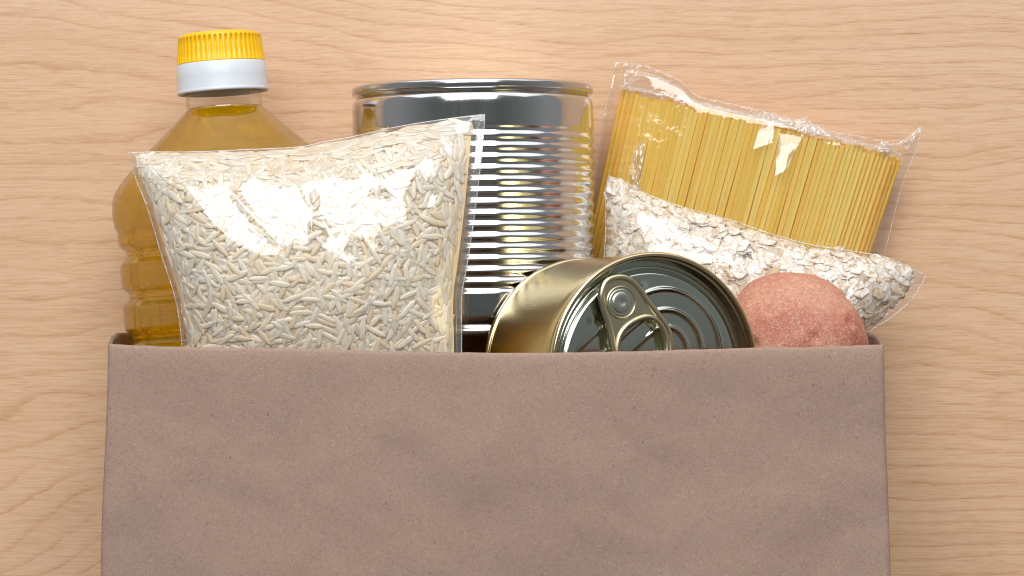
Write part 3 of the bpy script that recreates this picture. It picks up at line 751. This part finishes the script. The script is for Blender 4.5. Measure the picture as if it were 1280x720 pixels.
# ------------------------------------------------------------------ spaghetti
def pasta_bag():
    rng = random.Random(3)
    t = thing('spaghetti_packet', 'clear plastic packet of flat yellow spaghetti lying on the table', 'pasta', P(930, 300, 0))
    base = t.location/MM
    TL, TR = P(777, 113, 20), P(1127, 197, 20)
    LEN = 245.0
    def strand(wd, ht):
        V = []; n = 10; pr = [(-1, -.5), (-.8, -1), (.8, -1), (1, -.5), (1, .5), (.8, 1), (-.8, 1), (-1, .5)]
        for j in range(n):
            for x, z in pr: V.append(Vector((x*wd, -LEN*j/(n-1), z*ht)))
        f = grid_faces(8, n, True)+[tuple(range(8)), tuple(range((n-1)*8, n*8))[::-1]]
        return mesh('strand', V, f, PASTA, False)
    kinds = [strand(1.05*k, 0.62) for k in (0.92, 0.98, 1.04, 1.1)]
    V, Fc = [], []
    def zt(s): return 18.0+15.0*max(0, 1-abs(2*s-1)**2.6)**0.6
    for lay in range(5):
        n = 62; s = 0.004
        for i in range(n):
            s = (i+0.5+0.22*(rng.random()-0.5))/n
            p = TL.lerp(TR, s)
            ang = 12.4+6.0*s+rng.gauss(0, 0.32)
            if rng.random() < 0.03: ang += rng.choice((-1.6, 1.6))
            z = zt(s)-1.2*lay+rng.uniform(-0.28, 0.2)
            if lay == 4: z = 36-zt(s)+1.0
            a = math.radians(ang); ax = Vector((-math.sin(a), -math.cos(a), 0))
            st = rng.gauss(1.0, 1.0) + (0.0 if rng.random() > 0.12 else rng.uniform(-1, 4))
            o_p = p+ax*st; o_p.z = z
            R = Matrix.Rotation(-a, 3, 'Z') @ Euler((math.radians(rng.gauss(0, 0.15)), math.radians(rng.gauss(0, 5))-0.5*(2*s-1)**3, 0)).to_matrix()
            me = kinds[rng.randrange(4)]
            if lay < 4:
                o = link('strand', me, t); o.matrix_local = Matrix.Translation((o_p-base)*MM) @ R.to_4x4()
            else:
                b = len(V)
                for vv in me.vertices: V.append(o_p+(R @ vv.co)/MM)
                for q in me.polygons: Fc.append(tuple(x+b for x in q.vertices))
    o = part('strands_underneath', V, Fc, PASTA, t, False); o['kind'] = 'stuff'
    zf = 17.0
    q = lambda px, py, z=zf: P(px, py, z)
    top = [q(769, 78), q(785, 79), q(812, 84), q(850, 101), q(868, 118), q(900, 127), q(950, 138), q(985, 150), q(1020, 160), q(1060, 168), q(1090, 173), q(1115, 180), q(1128, 176), q(1153, 157)]
    left = [q(769, 78), q(764, 105), q(752, 160), q(742, 220), q(725, 330), q(690, 480), q(640, 700), q(610, 830)]
    right = [q(1153, 157), q(1143, 190), q(1125, 240), q(1104, 318), q(1070, 400), q(1030, 560), q(960, 800), q(930, 900)]
    bot = [q(610, 830), q(720, 870), q(830, 890), q(930, 900)]
    pl = Pillow(left, right, top, bot, 19.0, 12.0, 3.2, 20.0, (0.02, 0.05, 0.022, 0.02))
    ax = (TR-TL).normalized()
    def wr(p, a, w):
        e = math.exp(-w*40)
        d = (p-TL).dot(ax)
        h = 0.35*(1-abs(nz(p.x*0.05, p.y*0.02, 3.3))*2)+1.4*e*nz(d*0.22, w*22, 1.0)+0.9*e*nz(d*0.5, w*40, 4.0)
        h += 0.6*math.exp(-a*16)*nz(p.x*0.2, p.y*0.12, 6.1)
        h += 1.2*math.exp(-((d-70)/7)**2-((w-0.06)/0.04)**2)
        h += 0.07*math.exp(-((p.y-0.28*p.x-14)/1.8)**2)+0.06*math.exp(-((p.y-0.42*p.x-8)/1.8)**2)
        ears = 3.0*math.exp(-w*55)*(math.exp(-((a-0.1)/0.1)**2)+math.exp(-((a-1)/0.05)**2))*nz(d*0.3, w*15, 9.0)
        return h+ears
    fo = film(pl, t, FILM_PASTA, 260, 220, 1.0, wr); sealed_edge(pl, t, fo, 0.15)
    # the film gathered in crumpled folds over the strand ends
    V, Fc = [], []
    nrm2 = Vector((-ax.y, ax.x, 0))
    for lay in range(3):
        b = len(V); nn_ = 300; mm_ = 16
        for j in range(mm_):
            for i in range(nn_):
                sx = -0.01+1.0*i/(nn_-1)
                g_ = lambda c_, w_: math.exp(-((sx-c_)/w_)**2)
                wd = 0.6+0.9*g_(0.05, 0.06)+1.0*g_(0.25, 0.12)+2.6*g_(0.53, 0.10)+3.0*g_(0.66, 0.06)+1.0*g_(0.80, 0.05)+3.2*g_(0.935, 0.03)
                wd *= 1.0+0.9*nz(sx*26, lay*3.1)+0.5*nz(sx*70, lay*1.7)
                wd = max(0.15, wd)
                q_ = j/(mm_-1)
                p_ = TL.lerp(TR, sx)+nrm2*(1.2-0.6*sx+wd*(1.0-1.35*q_)+0.5*nz(sx*60, lay*2.0))
                h_ = zt(min(0.97, max(0.03, sx)))+1.6+0.5*lay-3.5*(1-q_)**2+1.3*nz(sx*60, q_*2.2, lay*5.0)+0.8*nz(sx*150, q_*5.0, lay*7.0)
                V.append(Vector((p_.x, p_.y, h_)))
        Fc += grid_faces(nn_, mm_, False, b)
    def patch(c4, z, amp, fr, seed):
        b = len(V); n_ = 40; a_, b_, c_, d_ = [P(x, y, z) for x, y in c4]
        for j in range(n_):
            for i in range(n_):
                u_, v_ = i/(n_-1), j/(n_-1); p_ = (a_*(1-u_)+b_*u_)*(1-v_)+(d_*(1-u_)+c_*u_)*v_
                e_ = 0.9*nz(u_*5, v_*5, seed+3)
                fold = 1-2*abs(nz(u_*fr, v_*fr*0.6, seed))
                V.append(Vector((p_.x+e_, p_.y+0.9*nz(u_*4, v_*4, seed+9), p_.z+amp*(fold-0.5)+0.4*nz(u_*14, v_*14, seed+5))))
        Fc.extend(grid_faces(n_, n_, False, b))
    patch(((778, 80), (800, 84), (797, 101), (780, 106)), 21, 2.0, 3.2, 1.0)
    patch(((803, 87), (842, 100), (848, 108), (806, 97)), 22, 2.0, 3.6, 2.0)
    patch(((1128, 178), (1150, 161), (1140, 182), (1130, 192)), 20, 2.2, 3.4, 4.0)
    patch(((793, 180), (806, 178), (800, 235), (786, 240)), 33.0, 1.6, 4.5, 8.0)
    part('crumpled_film', V, Fc, CRUMPLE, t, parent=fo)
    V.clear(); Fc.clear()
    def fold(poly, z, slope, seed):  # added sheet of film, tilted towards the window to make a white glare patch
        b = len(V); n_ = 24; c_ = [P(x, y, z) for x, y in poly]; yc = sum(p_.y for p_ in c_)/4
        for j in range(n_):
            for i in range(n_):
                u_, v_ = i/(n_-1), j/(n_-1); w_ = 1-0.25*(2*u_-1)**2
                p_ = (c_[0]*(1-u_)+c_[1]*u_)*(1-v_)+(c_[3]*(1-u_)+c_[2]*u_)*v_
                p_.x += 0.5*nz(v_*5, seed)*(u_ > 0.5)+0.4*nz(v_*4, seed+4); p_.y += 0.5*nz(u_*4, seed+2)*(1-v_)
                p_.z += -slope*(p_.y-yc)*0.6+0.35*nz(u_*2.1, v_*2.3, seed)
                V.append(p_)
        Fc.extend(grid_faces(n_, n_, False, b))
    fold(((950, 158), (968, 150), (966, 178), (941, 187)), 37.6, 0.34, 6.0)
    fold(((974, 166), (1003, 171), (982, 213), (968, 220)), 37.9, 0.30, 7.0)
    part('film_glare_fold', V, Fc, GLAREFOLD, t, parent=fo)

pasta_bag()

# ------------------------------------------------------------------ potato
def potato():
    bm = bmesh.new(); bmesh.ops.create_icosphere(bm, subdivisions=6, radius=1.0)
    C = P(1001, 438, 92); eyes = [Vector(e).normalized() for e in ((-0.38, 0.52, 0.77), (0.12, 0.18, 0.98), (-0.22, -0.05, 0.97), (0.62, 0.35, 0.68), (0.05, 0.75, 0.66), (-0.6, 0.1, 0.8), (0.4, -0.2, 0.88))]
    for v in bm.verts:
        n = v.co.normalized()
        k = 1+0.075*noise.noise(n*1.3+Vector((2, 1, 7)))+0.022*noise.noise(n*2.9)+0.009*noise.noise(n*9)+0.004*noise.noise(n*23)
        for e in eyes:
            d = (n-e).length; k += -0.040*math.exp(-(d/0.06)**2)+0.016*math.exp(-((d-0.12)/0.05)**2)
        x, y, z = n.x*k*(33.5 if n.x < 0 else 27.0), n.y*k*30.0, n.z*k*22.5
        # flatter upper-left shoulder as in the photo
        x -= 0.07*y
        v.co = Vector((x, y, z))*MM
    me = bpy.data.meshes.new('potato'); bm.to_mesh(me); bm.free()
    me.polygons.foreach_set('use_smooth', [True]*len(me.polygons)); me.materials.append(POTATO)
    o = link('potato', me); o.location = C*MM
    o['label'] = 'pink-skinned potato resting on the oats beside the gold can'; o['category'] = 'potato'
potato()
